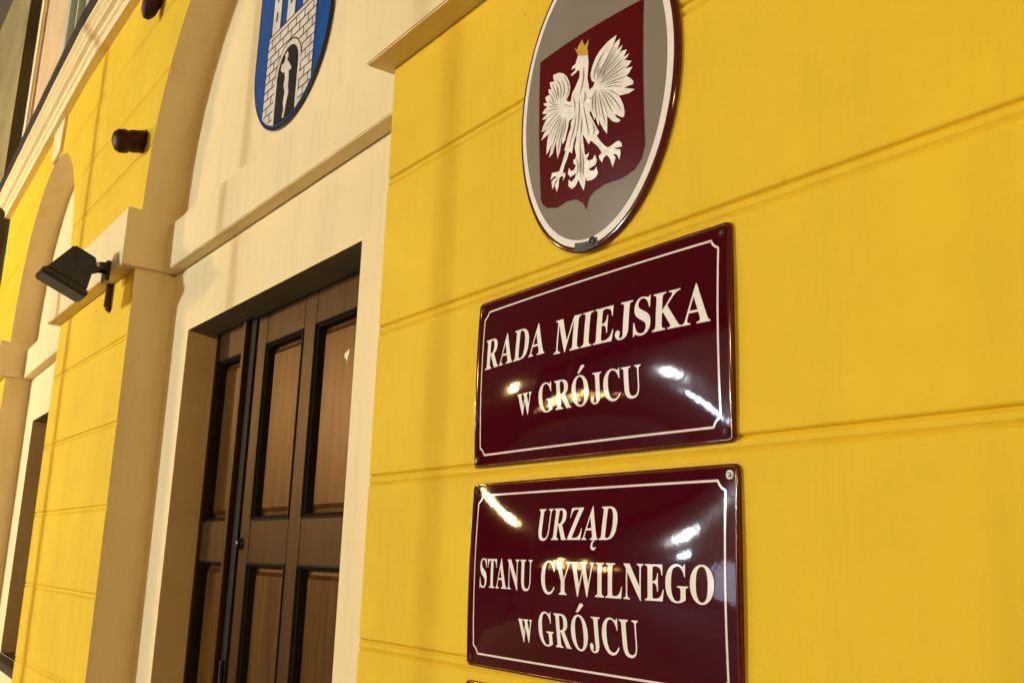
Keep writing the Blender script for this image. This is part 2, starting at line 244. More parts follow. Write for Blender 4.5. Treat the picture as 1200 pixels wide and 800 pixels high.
ART = {"body":[-15460,27310,-15510,27210,-15550,27130,-15650,27120,-15690,27040,-15600,27050,-15530,27010,-15570,26970,-15700,26940,-15680,26890,-15540,26900,-15450,26940,-15390,26890,-15390,26740,-15470,26630,-15530,26550,-15630,26470,-15670,26360,-15680,26280,-15760,26290,-15850,26370,-15750,26470,-15710,26630,-15760,26790,-15870,26970,-16010,27100,-16190,27190,-16400,27220,-16390,27140,-16340,27040,-16430,27060,-16530,27090,-16510,27000,-16450,26880,-16580,26940,-16560,26840,-16500,26760,-16610,26790,-16700,26780,-16660,26680,-16600,26610,-16770,26660,-16730,26590,-16600,26510,-16730,26480,-16810,26420,-16670,26350,-16590,26320,-16740,26300,-16800,26260,-16690,26230,-16610,26220,-16740,26110,-16830,25960,-16690,25950,-16570,25970,-16740,25870,-16830,25760,-16670,25780,-16510,25810,-16580,25650,-16600,25470,-16610,25330,-16500,25400,-16390,25520,-16450,25360,-16500,25220,-16350,25280,-16230,25510,-16210,25280,-16170,25080,-16070,25230,-16010,25480,-15970,25350,-15880,25430,-15830,25560,-15770,25700,-15740,25830,-15570,25840,-15670,25780,-15670,25640,-15770,25500,-15870,25280,-15920,25180,-15850,25170,-15920,25060,-16000,24920,-16110,24770,-16260,24790,-16390,24820,-16460,24670,-16350,24700,-16300,24710,-16190,24660,-16330,24650,-16420,24610,-16380,24430,-16320,24490,-16280,24570,-16210,24600,-16140,24610,-16220,24560,-16290,24490,-16220,24320,-16150,24430,-16130,24570,-16090,24620,-16020,24630,-15960,24580,-15990,24500,-15890,24580,-15890,24670,-15970,24670,-15970,24730,-15900,24860,-15810,24970,-15740,25090,-15700,25100,-15650,25020,-15610,25110,-15580,25230,-15530,25350,-15470,25430,-15490,25290,-15540,25130,-15490,24920,-15540,24850,-15600,24870,-15580,24760,-15500,24710,-15570,24630,-15680,24630,-15750,24730,-15800,24610,-15710,24500,-15580,24520,-15510,24530,-15550,24440,-15680,24380,-15770,24470,-15790,24330,-15680,24220,-15540,24250,-15430,24360,-15380,24250,-15280,24070,-15220,24200,-15200,24350,-15160,24250,-15020,24220,-14880,24240,-14800,24310,-14840,24470,-14920,24410,-15020,24430,-15090,24490,-15020,24500,-14870,24520,-14820,24610,-14880,24750,-14950,24670,-15080,24680,-15160,24750,-15090,24780,-15060,24860,-15140,24840,-15200,24850,-15220,24990,-15250,25190,-15260,25340,-15180,25230,-15070,25040,-15000,25110,-14940,25060,-14820,24940,-14740,24850,-14670,24720,-14760,24680,-14730,24590,-14660,24500,-14620,24590,-14540,24630,-14470,24580,-14410,24480,-14360,24310,-14300,24410,-14260,24490,-14330,24580,-14260,24570,-14200,24510,-14160,24410,-14120,24520,-14120,24620,-14240,24670,-14300,24710,-14190,24690,-14070,24670,-14080,24760,-14160,24830,-14260,24820,-14370,24790,-14470,24780,-14550,24830,-14680,24970,-14810,25150,-14760,25170,-14730,25210,-14820,25360,-14930,25560,-15040,25750,-14990,25790,-14940,25680,-14870,25530,-14840,25600,-14800,25470,-14740,25350,-14720,25500,-14690,25390,-14600,25230,-14490,25090,-14480,25280,-14480,25480,-14410,25410,-14330,25320,-14200,25240,-14100,25240,-14120,25290,-14200,25350,-14260,25450,-14170,25390,-14060,25310,-13990,25300,-13970,25400,-14000,25560,-14070,25710,-14130,25820,-13990,25790,-13840,25770,-13680,25800,-13810,25860,-13990,25950,-13860,25940,-13730,25930,-13720,26000,-13810,26100,-13930,26190,-13840,26220,-13800,26270,-13740,26330,-13870,26350,-13950,26370,-13860,26400,-13770,26470,-13890,26530,-13970,26570,-13890,26610,-13840,26670,-13930,26660,-14010,26660,-13950,26720,-13910,26790,-14030,26810,-14120,26810,-14060,26880,-14040,26950,-14130,26920,-14200,26880,-14130,27010,-14110,27130,-14220,27100,-14320,27060,-14260,27160,-14220,27260,-14350,27240,-14490,27210,-14710,27110,-14850,27000,-14940,26860,-15010,26680,-15010,26600,-14960,26470,-14870,26410,-14920,26330,-15040,26290,-15070,26430,-15110,26590,-15100,26790,-15090,26990,-15120,27160],
"crown":[-15610,27560,-15510,27460,-15470,27530,-15340,27640,-15280,27510,-15220,27440,-15170,27480,-15100,27550,-15120,27420,-15150,27330,-15110,27260,-15120,27160,-15280,27210,-15460,27300,-15510,27400],
"shield":[-17020,27830,-16110,27820,-15210,27810,-14360,27800,-13480,27800,-13470,26190,-13460,24540,-13560,24270,-13770,24080,-14150,24000,-14600,24020,-14950,23960,-15120,23870,-15180,23740,-15230,23630,-15330,23810,-15550,23950,-15860,24000,-16240,23960,-16630,24070,-16810,24210,-16880,24350],
"chip":[-15670,23050,-15550,23090,-15410,23090,-15240,23090,-15050,23100,-14930,23040,-14940,22900,-14910,22780,-15130,22760,-15350,22750,-15630,22800,-15680,22920],
"grooves":[[-14840,26420,-14730,26560,-14570,26730,-14380,26930,-14240,27120],
[-14780,26440,-14590,26600,-14370,26770,-14190,26950],
[-14730,26400,-14510,26550,-14270,26670,-14080,26800],
[-14670,26350,-14420,26450,-14180,26530,-14000,26610],
[-14640,26300,-14400,26340,-14150,26380,-13920,26420],
[-14580,26240,-14340,26220,-14100,26200,-13860,26170],
[-14560,26170,-14280,26100,-14020,25980],
[-14610,26130,-14420,25960,-14200,25700,-14070,25470],
[-14670,26150,-14550,25950,-14440,25730,-14300,25500],
[-14720,26150,-14690,25940,-14630,25680,-14540,25340],
[-14810,26190,-14830,26000,-14830,25800,-14790,25550],
[-14890,26180,-14940,26000,-14940,25760],
[-14890,26480,-14870,26680,-14730,26880,-14570,27020],
[-14780,26540,-14760,26650,-14680,26700],
[-14640,26440,-14590,26540,-14510,26590],
[-14700,26300,-14610,26350,-14480,26420],
[-15820,26420,-15770,26570,-15800,26770,-15960,27000],
[-16070,26470,-16040,26630,-16080,26810,-16240,27030],
[-16190,26480,-16230,26660,-16330,26830,-16430,27000],
[-16320,26480,-16380,26620,-16480,26760],
[-16130,26370,-16350,26450,-16570,26650],
[-16120,26280,-16370,26340,-16660,26420],
[-16090,26210,-16270,26150,-16520,26070,-16740,25980],
[-16030,26120,-16180,25990,-16360,25870,-16540,25720],
[-15990,26050,-16110,25820,-16230,25650,-16400,25380],
[-15930,25980,-15980,25730,-16070,25520,-16150,25210],
[-15870,25960,-15860,25730,-15950,25520],
[-16230,26830,-16170,26680,-16130,26540],
[-15960,26810,-15920,26630,-15980,26480],
[-15250,26940,-15240,26690,-15290,26460,-15350,26320],
[-15580,26330,-15520,26140,-15540,25980],
[-15180,26330,-15170,26170,-15230,26030],
[-15370,26210,-15370,25960,-15390,25720,-15440,25460],
[-15230,25990,-15160,25720,-15100,25460,-15040,25240],
[-15480,25880,-15510,25690,-15620,25440,-15730,25200],
[-15280,25720,-15300,25530,-15320,25340],
[-15350,25250,-15340,24950,-15370,24660,-15360,24360],
[-15260,24920,-15250,24620,-15270,24370],
[-15490,24870,-15420,24650,-15480,24470],
[-14930,25480,-14870,25300,-14930,25200],
[-15940,26300,-15760,26190,-15640,26140],
[-15030,26070,-14890,26100,-14830,26200]],
"figure":[-37930,37840,-37770,37670,-37770,37480,-37910,37460,-37540,37080,-37310,36820,-37400,36730,-37590,36790,-37520,36440,-37510,36040,-37400,35670,-37550,35330,-37620,34960,-37730,34600,-37920,34670,-37820,35030,-37930,35390,-37840,35840,-38030,36240,-37950,36580,-38050,36900,-38240,36900,-38510,37160,-38450,37400,-38220,37370,-38100,37500,-38100,37660,-38170,37840,-38040,37730]}
SIGN1 = [('RADA', -1.8893, -1.6379, 2.0655, 2.1369), ('MIEJSKA', -1.6033, -1.1782, 2.0566, 2.1311), ('w', -1.738, -1.6836, 1.9412, 1.9861), ('GRÓJCU', -1.6577, -1.3432, 1.9383, 1.9992)]
SIGN2 = [('URZĄD', -1.6546, -1.4079, 1.6716, 1.7349), ('STANU', -1.876, -1.6609, 1.5691, 1.631), ('CYWILNEGO', -1.6284, -1.177, 1.5654, 1.6289), ('w', -1.7133, -1.6641, 1.4659, 1.5094), ('GRÓJCU', -1.642, -1.3501, 1.4641, 1.5287)]

# ---------------------------------------------------------------- mesh helpers
def bend(v):                                   # the facade turns back by two degrees left of the pier
    x, y, z = v
    return (x, y + max(0.0, -7.0 - x) * 0.033, z)

class MB:
    def __init__(s):
        s.v, s.f = [], []
    def add(s, vs, fs):
        o = len(s.v)
        s.v += [tuple(v) for v in vs]
        s.f += [tuple(i + o for i in f) for f in fs]
    def quad(s, a, b, c, d):
        s.add([a, b, c, d], [(0, 1, 2, 3)])
    def box(s, x0, x1, y0, y1, z0, z1):
        s.add([(x0, y0, z0), (x1, y0, z0), (x1, y1, z0), (x0, y1, z0), (x0, y0, z1), (x1, y0, z1), (x1, y1, z1), (x0, y1, z1)],
              [(0, 3, 2, 1), (4, 5, 6, 7), (0, 1, 5, 4), (1, 2, 6, 5), (2, 3, 7, 6), (3, 0, 4, 7)])
    def loft(s, rows, closed=False):
        n = len(rows[0])
        o = len(s.v)
        for r in rows:
            s.v += [tuple(p) for p in r]
        for i in range(len(rows) - 1):
            for j in range(n if closed else n - 1):
                k = (j + 1) % n
                s.f.append((o + i * n + j, o + i * n + k, o + (i + 1) * n + k, o + (i + 1) * n + j))
    def tube(s, a, b, r0, r1=None, n=14, caps=True):
        r1 = r0 if r1 is None else r1
        a, b = Vector(a), Vector(b)
        d = (b - a).normalized()
        u = d.orthogonal().normalized()
        w = d.cross(u)
        ring = lambda c, r: [tuple(c + u * (r * math.cos(t)) + w * (r * math.sin(t))) for t in (2 * math.pi * i / n for i in range(n))]
        o = len(s.v)
        s.loft([ring(a, r0), ring(b, r1)], closed=True)
        if caps:
            s.f.append(tuple(o + i for i in reversed(range(n))))
            s.f.append(tuple(o + n + i for i in range(n)))
    def lathe(s, a, d, prof, n=20):               # prof: (distance along d, radius)
        a, d = Vector(a), Vector(d).normalized()
        u = d.orthogonal().normalized()
        w = d.cross(u)
        rows = [[tuple(a + d * t + u * (r * math.cos(q)) + w * (r * math.sin(q))) for q in (2 * math.pi * i / n for i in range(n))] for t, r in prof]
        o = len(s.v)
        s.loft(rows, closed=True)
        s.f.append(tuple(o + i for i in reversed(range(n))))
        e = o + (len(prof) - 1) * n
        s.f.append(tuple(e + i for i in range(n)))

def obj(name, mb, m, parent=None, bent=False, bevel=0.0, smooth=False, label=None, kind=None):
    me = bpy.data.meshes.new(name)
    vs = [bend(v) for v in mb.v] if bent else mb.v
    me.from_pydata(vs, [], mb.f)
    bm = bmesh.new()
    bm.from_mesh(me)
    bmesh.ops.recalc_face_normals(bm, faces=bm.faces)
    if bevel:
        es = [e for e in bm.edges if len(e.link_faces) == 2 and e.calc_face_angle(0) > 0.5]
        bmesh.ops.bevel(bm, geom=es, offset=bevel, segments=2, affect='EDGES', clamp_overlap=True)
    bm.to_mesh(me)
    bm.free()
    me.materials.append(m)
    if smooth:
        me.polygons.foreach_set("use_smooth", [True] * len(me.polygons))
    o = bpy.data.objects.new(name, me)
    COL.objects.link(o)
    if parent:
        o.parent = parent
        o.matrix_parent_inverse = Matrix.Translation(-parent.location) if parent.parent is None and parent.type == 'EMPTY' else Matrix()
    if label:
        o['label'] = label
    if kind:
        o['kind'] = kind
    return o

def thing(name, label, cat, loc=(0, 0, 0), group=None):
    o = bpy.data.objects.new(name, None)
    o.empty_display_size = 0.2
    COL.objects.link(o)
    o.location = loc
    o['label'] = label
    o['category'] = cat
    if group:
        o['group'] = group
    return o

# ---------------------------------------------------------------- ground
g = MB(); g.box(-150, 150, -150, 150, -0.35, -0.12); obj('ground', g, M['asphalt'], kind='structure')
g = MB(); g.box(-60, 60, -4.5, 3, -0.119, 0.0); obj('pavement', g, M['paving'], kind='structure', bevel=0.01)

# ---------------------------------------------------------------- the town hall
XL, XR = -11.05, 9.0
BAYS = [dict(l=-9.55, r=-7.0), dict(l=-5.245, r=-2.465)]
for b in BAYS:
    b['c'] = (b['l'] + b['r']) / 2
    b['R'] = (b['r'] - b['l']) / 2
SPR = 3.42
ZTOP = 4.985
hall = thing('town_hall', 'yellow plastered town hall with cream arched door bays and moulded cornice', 'building', (-4, 0, 0))

JOINTS = [0.50, 0.95, 1.399, 1.835, 2.262, 2.717, 3.78, 4.16, 4.60]
GP = [(-0.0190, 0.0), (-0.0158, 0.0014), (-0.0122, 0.0058), (-0.0090, 0.0040), (-0.005, 0.0012), (0.0, 0.0006), (0.005, 0.0012), (0.0088, 0.0046), (0.0122, 0.0080), (0.0158, 0.0018), (0.0190, 0.0)]
zs = {0.0: 0.0, ZTOP: 0.0, SPR: 0.0, SPR + 0.001: 0.0}
k = 0
while SPR + k * 0.035 < ZTOP:
    zs[round(SPR + k * 0.035, 4)] = 0.0
    k += 1
for j in JOINTS:
    for q in [z for z in zs if j - 0.0195 < z < j + 0.0195]:
        del zs[q]
    for dz, y in GP:
        zs[round(j + dz, 4)] = y
for b in BAYS:                                  # slices close to the apex, so that the arch closes cleanly
    for t in (0.004, 0.012, 0.022):
        zz = round(SPR + b['R'] - t, 4)
        if all(abs(zz - j) > 0.022 for j in JOINTS):
            zs[zz] = 0.0
Z = sorted(zs)
def edge(b, z, side):
    if z <= SPR:
        return b[side]
    d = z - SPR
    if d >= b['R']:
        return b['c']
    w = math.sqrt(b['R'] ** 2 - d * d)
    return b['c'] + (w if side == 'r' else -w)
cols = [(lambda z: XL, lambda z: edge(BAYS[0], z, 'l')), (lambda z: edge(BAYS[0], z, 'r'), lambda z: edge(BAYS[1], z, 'l')),
        (lambda z: edge(BAYS[1], z, 'r'), lambda z: XR)]
for i, (fa, fb) in enumerate(cols):
    mb = MB()
    rows = []
    for z in Z:
        a, b_ = fa(z), fb(z)
        xs = [a + (b_ - a) * t for t in (0, 0.02, 0.25, 0.5, 0.75, 0.98, 1)]
        rows.append([(x, zs[z], z) for x in xs])
    mb.loft(rows)
    obj('plaster_pier', mb, M['yellow'], hall, bent=True)
for b in BAYS:                                  # jambs and arch soffit, and the recessed tympanum wall behind
    mb = MB()
    for side in 'lr':
        zz = [z for z in Z if z <= SPR + b['R'] - 0.003]
        mb.loft([[(edge(b, z, side), zs[z], z), (edge(b, z, side), 0.10, z), (edge(b, z, side), 0.215, z)] for z in zz])
    # close at the crown
    mb.quad((edge(b, SPR + b['R'] - 0.004, 'l'), 0, SPR + b['R'] - 0.0035), (edge(b, SPR + b['R'] - 0.004, 'r'), 0, SPR + b['R'] - 0.0035),
            (edge(b, SPR + b['R'] - 0.004, 'r'), 0.215, SPR + b['R'] - 0.0035), (edge(b, SPR + b['R'] - 0.004, 'l'), 0.215, SPR + b['R'] - 0.0035))
    obj('arch_reveal', mb, M['cream'], hall, bent=True)

OPEN = [dict(l=-9.12, r=-7.45, b=0.80, t=2.68, d=0.62), dict(l=-4.912, r=-3.03, b=0.10, t=2.728, d=0.165)]
for b, o in zip(BAYS, OPEN):
    mb = MB()
    y = 0.21
    xa, xb, zt = b['l'] - 0.05, b['r'] + 0.05, ZTOP
    def rect(x0, x1, z0, z1):
        nx = max(1, int((x1 - x0) / 0.4)); nz = max(1, int((z1 - z0) / 0.5))
        mb.loft([[(x0 + (x1 - x0) * i / nx, y, z0 + (z1 - z0) * j / nz) for i in range(nx + 1)] for j in range(nz + 1)])
    rect(xa, o['l'], 0, zt)
    rect(o['r'], xb, 0, zt)
    rect(o['l'], o['r'], o['t'], zt)
    if o['b'] > 0.2:
        rect(o['l'], o['r'], 0, o['b'])
    obj('recess_wall', mb, M['cream'], hall, bent=True)
    mb = MB()
    ye = y + o['d'] + 0.06
    mb.quad((o['l'], y, 0), (o['l'], ye, 0), (o['l'], ye, o['t']), (o['l'], y, o['t']))
    obj('opening_jamb', mb, M['stucco'], hall, bent=True)
    mb = MB()
    mb.quad((o['r'], y, 0), (o['r'], ye, 0), (o['r'], ye, o['t']), (o['r'], y, o['t']))
    obj('opening_jamb', mb, M['stucco'], hall, bent=True)
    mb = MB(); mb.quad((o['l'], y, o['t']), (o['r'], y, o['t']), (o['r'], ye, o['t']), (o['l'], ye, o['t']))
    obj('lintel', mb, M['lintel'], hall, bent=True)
    mb = MB()
    mb.box(b['l'] + 0.0405, b['r'] - 0.0405, 0.138, 0.209, 3.085, 3.345)
    obj('string_course', mb, M['cream'], hall, bent=True, bevel=0.004)

IZ0, IZ1 = 3.090, 3.405
def impost(x0, x1, endl, endr):
    mb = MB()
    px0, px1 = x0 - (0.040 if endl else 0), x1 + (0.040 if endr else 0)
    ring = [(px0, 0.2085 if endl else -0.001), (px0, -0.080), (px1, -0.080), (px1, 0.2085 if endr else -0.001)]
    if endr:
        ring += [(x1 - 0.002, 0.2085), (x1 - 0.002, 0.02)]
    if endl:
        ring += [(x0 + 0.002, 0.02), (x0 + 0.002, 0.2085)]
    rows = []
    for z in (IZ0, IZ1):
        rows.append([(x, y, z) for x, y in ring])
    o = len(mb.v)
    n = len(ring)
    mb.loft(rows, closed=True)
    tris = tessellate_polygon([[Vector((x, y, 0)) for x, y in ring]])
    for t in tris:
        mb.f.append(tuple(o + i for i in t))
        mb.f.append(tuple(o + n + i for i in t))
    return mb
obj('impost_band', impost(XL, -9.55, False, True), M['cream'], hall, bent=True, bevel=0.004)
obj('impost_band', impost(-7.0, -5.245, True, True), M['cream'], hall, bent=True, bevel=0.004)
obj('impost_band', impost(-2.465, XR, True, False), M['cream'], hall, bevel=0.004)

for b, hw in zip(BAYS, (0.225, 0.25)):
    mb = MB()
    z0, z1 = SPR + b['R'] + 0.004, ZTOP - 0.003
    c = b['c'] + 0.06 if hw < 0.24 else b['c']
    mb.add([(c - hw * 0.8, -0.022, z0), (c + hw * 0.8, -0.022, z0), (c + hw * 0.8, 0.004, z0), (c - hw * 0.8, 0.004, z0),
            (c - hw, -0.022, z1), (c + hw, -0.022, z1), (c + hw, 0.004, z1), (c - hw, 0.004, z1)],
           [(0, 3, 2, 1), (4, 5, 6, 7), (0, 1, 5, 4), (1, 2, 6, 5), (2, 3, 7, 6), (3, 0, 4, 7)])
    obj('keystone', mb, M['cream'], hall, bent=True, bevel=0.006)

def extrude_x(prof, x0, x1, seg=24):
    mb = MB()
    mb.loft([[(x0 + (x1 - x0) * i / seg, y, z) for y, z in prof] for i in range(seg + 1)])
    o = len(mb.v)
    n = len(prof)
    for t in tessellate_polygon([[Vector((y, z, 0)) for y, z in prof]]):
        mb.f.append(tuple(t))
        mb.f.append(tuple(o - n + i for i in t))
    mb.f += [(i * n, i * n + n - 1, (i + 1) * n + n - 1, (i + 1) * n) for i in range(seg)]
    return mb
prof = [(0.10, 4.982), (-0.055, 4.982), (-0.058, 5.045), (-0.072, 5.052), (-0.080, 5.075), (-0.108, 5.083), (-0.112, 5.105), (-0.128, 5.118),
        (-0.128, 5.135), (-0.150, 5.150), (-0.150, 5.175), (0.10, 5.175)]
obj('cornice', extrude_x(prof, XL - 0.02, XR), M['cream'], hall, bent=True)
prof = [(0.09, 5.1765), (-0.158, 5.1765), (-0.162, 5.284), (-0.150, 5.290), (0.09, 5.32)]
obj('cornice_flashing', extrude_x(prof, XL - 0.05, XR), M['flash'], hall, bent=True)
mb = MB()
for x0, x1, z0, z1 in ((XL, -8.95, 5.2, 10.5), (-7.75, XR, 5.2, 10.5), (-8.95, -7.75, 7.4, 10.5)):
    mb.loft([[(x0 + (x1 - x0) * i / 8, 0.03, z) for i in range(9)] for z in (z0, (z0 + z1) / 2, z1)])
mb.quad((XL, 0.03, 0), (XL, 8, 0), (XL, 8, 10.5), (XL, 0.03, 10.5))
mb.quad((XL, 8, 10.5), (XR, 8, 10.5), (XR, 0.03, 10.5), (XL, 0.03, 10.5))
obj('upper_wall', mb, M['stucco'], hall, bent=True)
mb = MB(); mb.box(XL - 0.012, XL + 0.20, -0.012, 0.028, 5.3, 10.45)
obj('corner_board', mb, M['cream'], hall, bent=True, bevel=0.006)
mb = MB(); mb.box(XL + 0.203, XL + 0.265, 0.006, 0.028, 5.3, 10.45)
obj('corner_joint', mb, M['stucco'], hall, bent=True)

# upper window above the cornice
mb = MB()
for x0, x1, z0, z1 in ((-8.95, -8.80, 5.3, 7.4), (-7.90, -7.75, 5.3, 7.4), (-8.80, -7.90, 7.25, 7.4), (-8.80, -7.90, 5.3, 5.5), (-8.39, -8.31, 5.5, 7.25)):
    mb.box(x0 + 0.001, x1 - 0.001, 0.0, 0.10, z0 + 0.001, z1 - 0.001)
win = obj('upper_window', mb, M['paint_pale'], hall, bent=True, bevel=0.004)
for x0, x1 in ((-8.80, -8.39), (-8.31, -7.90)):
    mb = MB(); mb.box(x0 - 0.01, x1 + 0.01, 0.05, 0.07, 5.49, 7.26)
    obj('pane', mb, M['paint_pale'], win, bent=True)

# window in the far left bay
o = OPEN[0]
yw = 0.21 + o['d']
mb = MB()
for x0, x1, z0, z1 in ((o['l'], o['l'] + 0.09, 0.8, 2.68), (o['r'] - 0.09, o['r'], 0.8, 2.68), (o['l'] + 0.09, o['r'] - 0.09, 2.59, 2.68),
                       (o['l'] + 0.09, o['r'] - 0.09, 0.8, 0.9), (-8.32, -8.25, 0.9, 2.59)):
    mb.box(x0 + 0.002, x1 - 0.002, yw, yw + 0.05, z0 + 0.002, z1 - 0.002)
win = obj('bay_window', mb, M['wood_dark'], hall, bent=True, bevel=0.003)
for x0, x1 in ((o['l'] + 0.085, -8.315), (-8.255, o['r'] - 0.085)):
    mb = MB(); mb.box(x0, x1, yw + 0.018, yw + 0.03, 0.895, 2.595)
    obj('pane', mb, M['glass'], win, bent=True)
mb = MB(); mb.box(o['l'] - 0.05, o['r'] + 0.05, 0.12, yw, 0.735, 0.798)
obj('window_sill', mb, M['flash'], hall, bent=True, bevel=0.005)

# ---------------------------------------------------------------- the wooden door
yd = 0.372
def plank(name, x0, x1, y0, y1, z0, z1, m, parent, bevel=0.003):
    mb = MB(); mb.box(x0, x1, y0, y1, z0, z1)
    return obj(name, mb, m, parent, bevel=bevel)
mb = MB(); mb.box(-4.93, -3.02, yd + 0.05, yd + 0.07, 0.1, 2.727)
door = obj('wooden_door', mb, M['wood_dark'], hall)
def panel(x0, x1, z0, z1):
    mb = MB()
    m1, m2 = 0.034, 0.052
    rows = []
    prof_ = [(-0.004, yd + 0.012), (-0.004, yd - 0.005), (0.003, yd - 0.006), (0.009, yd + 0.004), (0.014, yd + 0.008), (0.019, yd + 0.037)]
    mm = MB()
    mm.loft([[(x0 + k, y, z0 + k), (x1 - k, y, z0 + k), (x1 - k, y, z1 - k), (x0 + k, y, z1 - k)] for k, y in prof_], closed=True)
    obj('shaded_moulding', mm, M['wood_dark'], door)  # shade along the panel edges is put into the near-black colour
    for k, y in ((0, yd + 0.040), (0.012, yd + 0.0385), (m1, yd + 0.036), (m2, yd + 0.024)):
        rows.append([(x0 + k, y, z0 + k), (x1 - k, y, z0 + k), (x1 - k, y, z1 - k), (x0 + k, y, z1 - k)])
    mb.loft(rows, closed=True)
    n = len(mb.v)
    mb.f.append((n - 4, n - 3, n - 2, n - 1))
    obj('panel', mb, M['wood_panel'], door)
ZB, ZT = 0.12, 2.722
RZ = [(ZB, 0.48), (1.592, 1.775), (2.575, ZT)]          # rails
LE = [(-4.866, -4.526), (-4.254, -3.850), (-3.724, -3.322)]
ST = [(-4.868, -4.868), ]
xs = [(-4.905, -4.868), (-4.524, -4.447), (-4.372, -4.256), (-3.848, -3.726), (-3.320, -3.21)]
for i, (x0, x1) in enumerate(xs):
    plank('stile', x0, x1, yd - (0.012 if i < 2 else 0.0), yd + 0.045, ZB, ZT, M['wood'], door)
plank('shade_strip', -4.4455, -4.3735, yd - 0.010, yd + 0.046, ZB, ZT - 0.002, M['wood_dark'], door)  # black strip painted in for the shaded step between the leaves
plank('astragal', -4.486, -4.4465, yd - 0.034, yd - 0.0125, ZB, ZT - 0.001, M['wood'], door, 0.004)
plank('stile', -3.205, -3.06, yd - 0.012, yd + 0.045, ZB, ZT, M['wood'], door)
for i, (x0, x1) in enumerate(LE):
    dy = 0.012 if i == 0 else 0.0
    for z0, z1 in RZ:
        plank('rail', x0 - 0.0015, x1 + 0.0015, yd - dy + 0.0005, yd + 0.044, z0, z1, M['wood'], door)
    panel(x0, x1, 0.482, 1.590)
    panel(x0, x1, 1.777, 2.573)
mb = MB()
mb.lathe((-4.345, yd, 1.672), (0, -1, 0), [(0, 0.018), (0.004, 0.018), (0.006, 0.010), (0.012, 0.010), (0.016, 0.015), (0.022, 0.016), (0.026, 0.009)], 16)
for v in range(len(mb.v)):
    x, y, z = mb.v[v]
    mb.v[v] = (x, y, 1.672 + (z - 1.672) * 1.5)
obj('door_knob', mb, M['iron'], door, smooth=True)
mb = MB()
mb.box(-4.425, -4.378, yd + 0.006, yd + 0.014, 0.98, 1.19)
mb.tube((-4.402, yd + 0.01, 1.16), (-4.402, yd - 0.022, 1.16), 0.012)
mb.tube((-4.402, yd - 0.018, 1.17), (-4.402, yd - 0.018, 1.04), 0.011, 0.009)
obj('door_handle', mb, M['iron'], door, bevel=0.002)
mb = MB()
mb.add([(-3.488, yd + 0.0225, 2.414), (-3.470, yd + 0.0225, 2.419), (-3.448, yd + 0.0225, 2.429), (-3.446, yd + 0.0225, 2.412), (-3.456, yd + 0.0225, 2.398), (-3.461, yd + 0.0225, 2.376), (-3.470, yd + 0.0225, 2.392), (-3.484, yd + 0.0225, 2.396)],
       [(0, 1, 2, 3, 4, 5, 6, 7)])
obj('paper_scrap', mb, M['stone_print'], door, label='torn scrap of white paper stuck on the upper panel')

# ---------------------------------------------------------------- polygons laid on domed plates
def poly_mesh(loops, maxlen=0.02):
    """loops: [(x,z)...] outer and holes -> bmesh in the xz plane"""
    bm = bmesh.new()
    vl = [bm.verts.new((x, 0, z)) for L in loops for x, z in L]
    for t in tessellate_polygon([[Vector((x, z, 0)) for x, z in L] for L in loops]):
        try:
            bm.faces.new([vl[i] for i in t])
        except ValueError:
            pass
    for it in range(4):
        es = [e for e in bm.edges if e.calc_length() > maxlen]
        if not es:
            break
        bmesh.ops.subdivide_edges(bm, edges=es, cuts=1)
        bmesh.ops.triangulate(bm, faces=[f for f in bm.faces if len(f.verts) > 3])
    return bm

def lay(name, bms, fn, m, parent, off=0.0007, label=None):
    """put flat bmeshes on the surface y = fn(x, z), standing off by off"""
    me = bpy.data.meshes.new(name)
    for bm in bms:
        for v in bm.verts:
            v.co.y = fn(v.co.x, v.co.z) - off
        for f in bm.faces:
            f.normal_update()
            if f.normal.y > 0:
                f.normal_flip()
    tot = bmesh.new()
    for bm in bms:
        tmp = bpy.data.meshes.new('t')
        bm.to_mesh(tmp); tot.from_mesh(tmp); bpy.data.meshes.remove(tmp); bm.free()
    tot.to_mesh(me); tot.free()
    me.materials.append(m)
    me.polygons.foreach_set("use_smooth", [True] * len(me.polygons))
    o = bpy.data.objects.new(name, me)
    COL.objects.link(o)
    o.parent = parent
    o.matrix_parent_inverse = Matrix.Translation(-parent.location) if parent.type == 'EMPTY' else Matrix()
    if label:
        o['label'] = label
    return o

def ribbon(pts, w, closed=False, taper=False):
    """thin strip along pts, in the xz plane"""
    P = [Vector((p[0], p[1])) for p in pts]
    n = len(P)
    L, R = [], []
    for i in range(n):
        a = P[i - 1] if (i or closed) else P[i]
        b = P[(i + 1) % n] if (i < n - 1 or closed) else P[i]
        d = (b - a).normalized()
        nn = Vector((-d.y, d.x))
        ww = w * 0.5
        if taper:
            ww *= max(0.12, math.sin(math.pi * (i + 0.5) / n))
        L.append(P[i] + nn * ww); R.append(P[i] - nn * ww)
    bm = bmesh.new()
    vl = [bm.verts.new((p.x, 0, p.y)) for p in L]
    vr = [bm.verts.new((p.x, 0, p.y)) for p in R]
    for i in range(n if closed else n - 1):
        k = (i + 1) % n
        bm.faces.new((vl[i], vl[k], vr[k], vr[i]))
    return bm

def resample(pts, step, closed=True):
    out_ = []
    n = len(pts)
    for i in range(n if closed else n - 1):
        a, b = Vector(pts[i]), Vector(pts[(i + 1) % n])
        k = max(1, int((b - a).length / step))
        out_ += [tuple(a + (b - a) * (j / k)) for j in range(k)]
    if not closed:
        out_.append(pts[-1])
    return out_

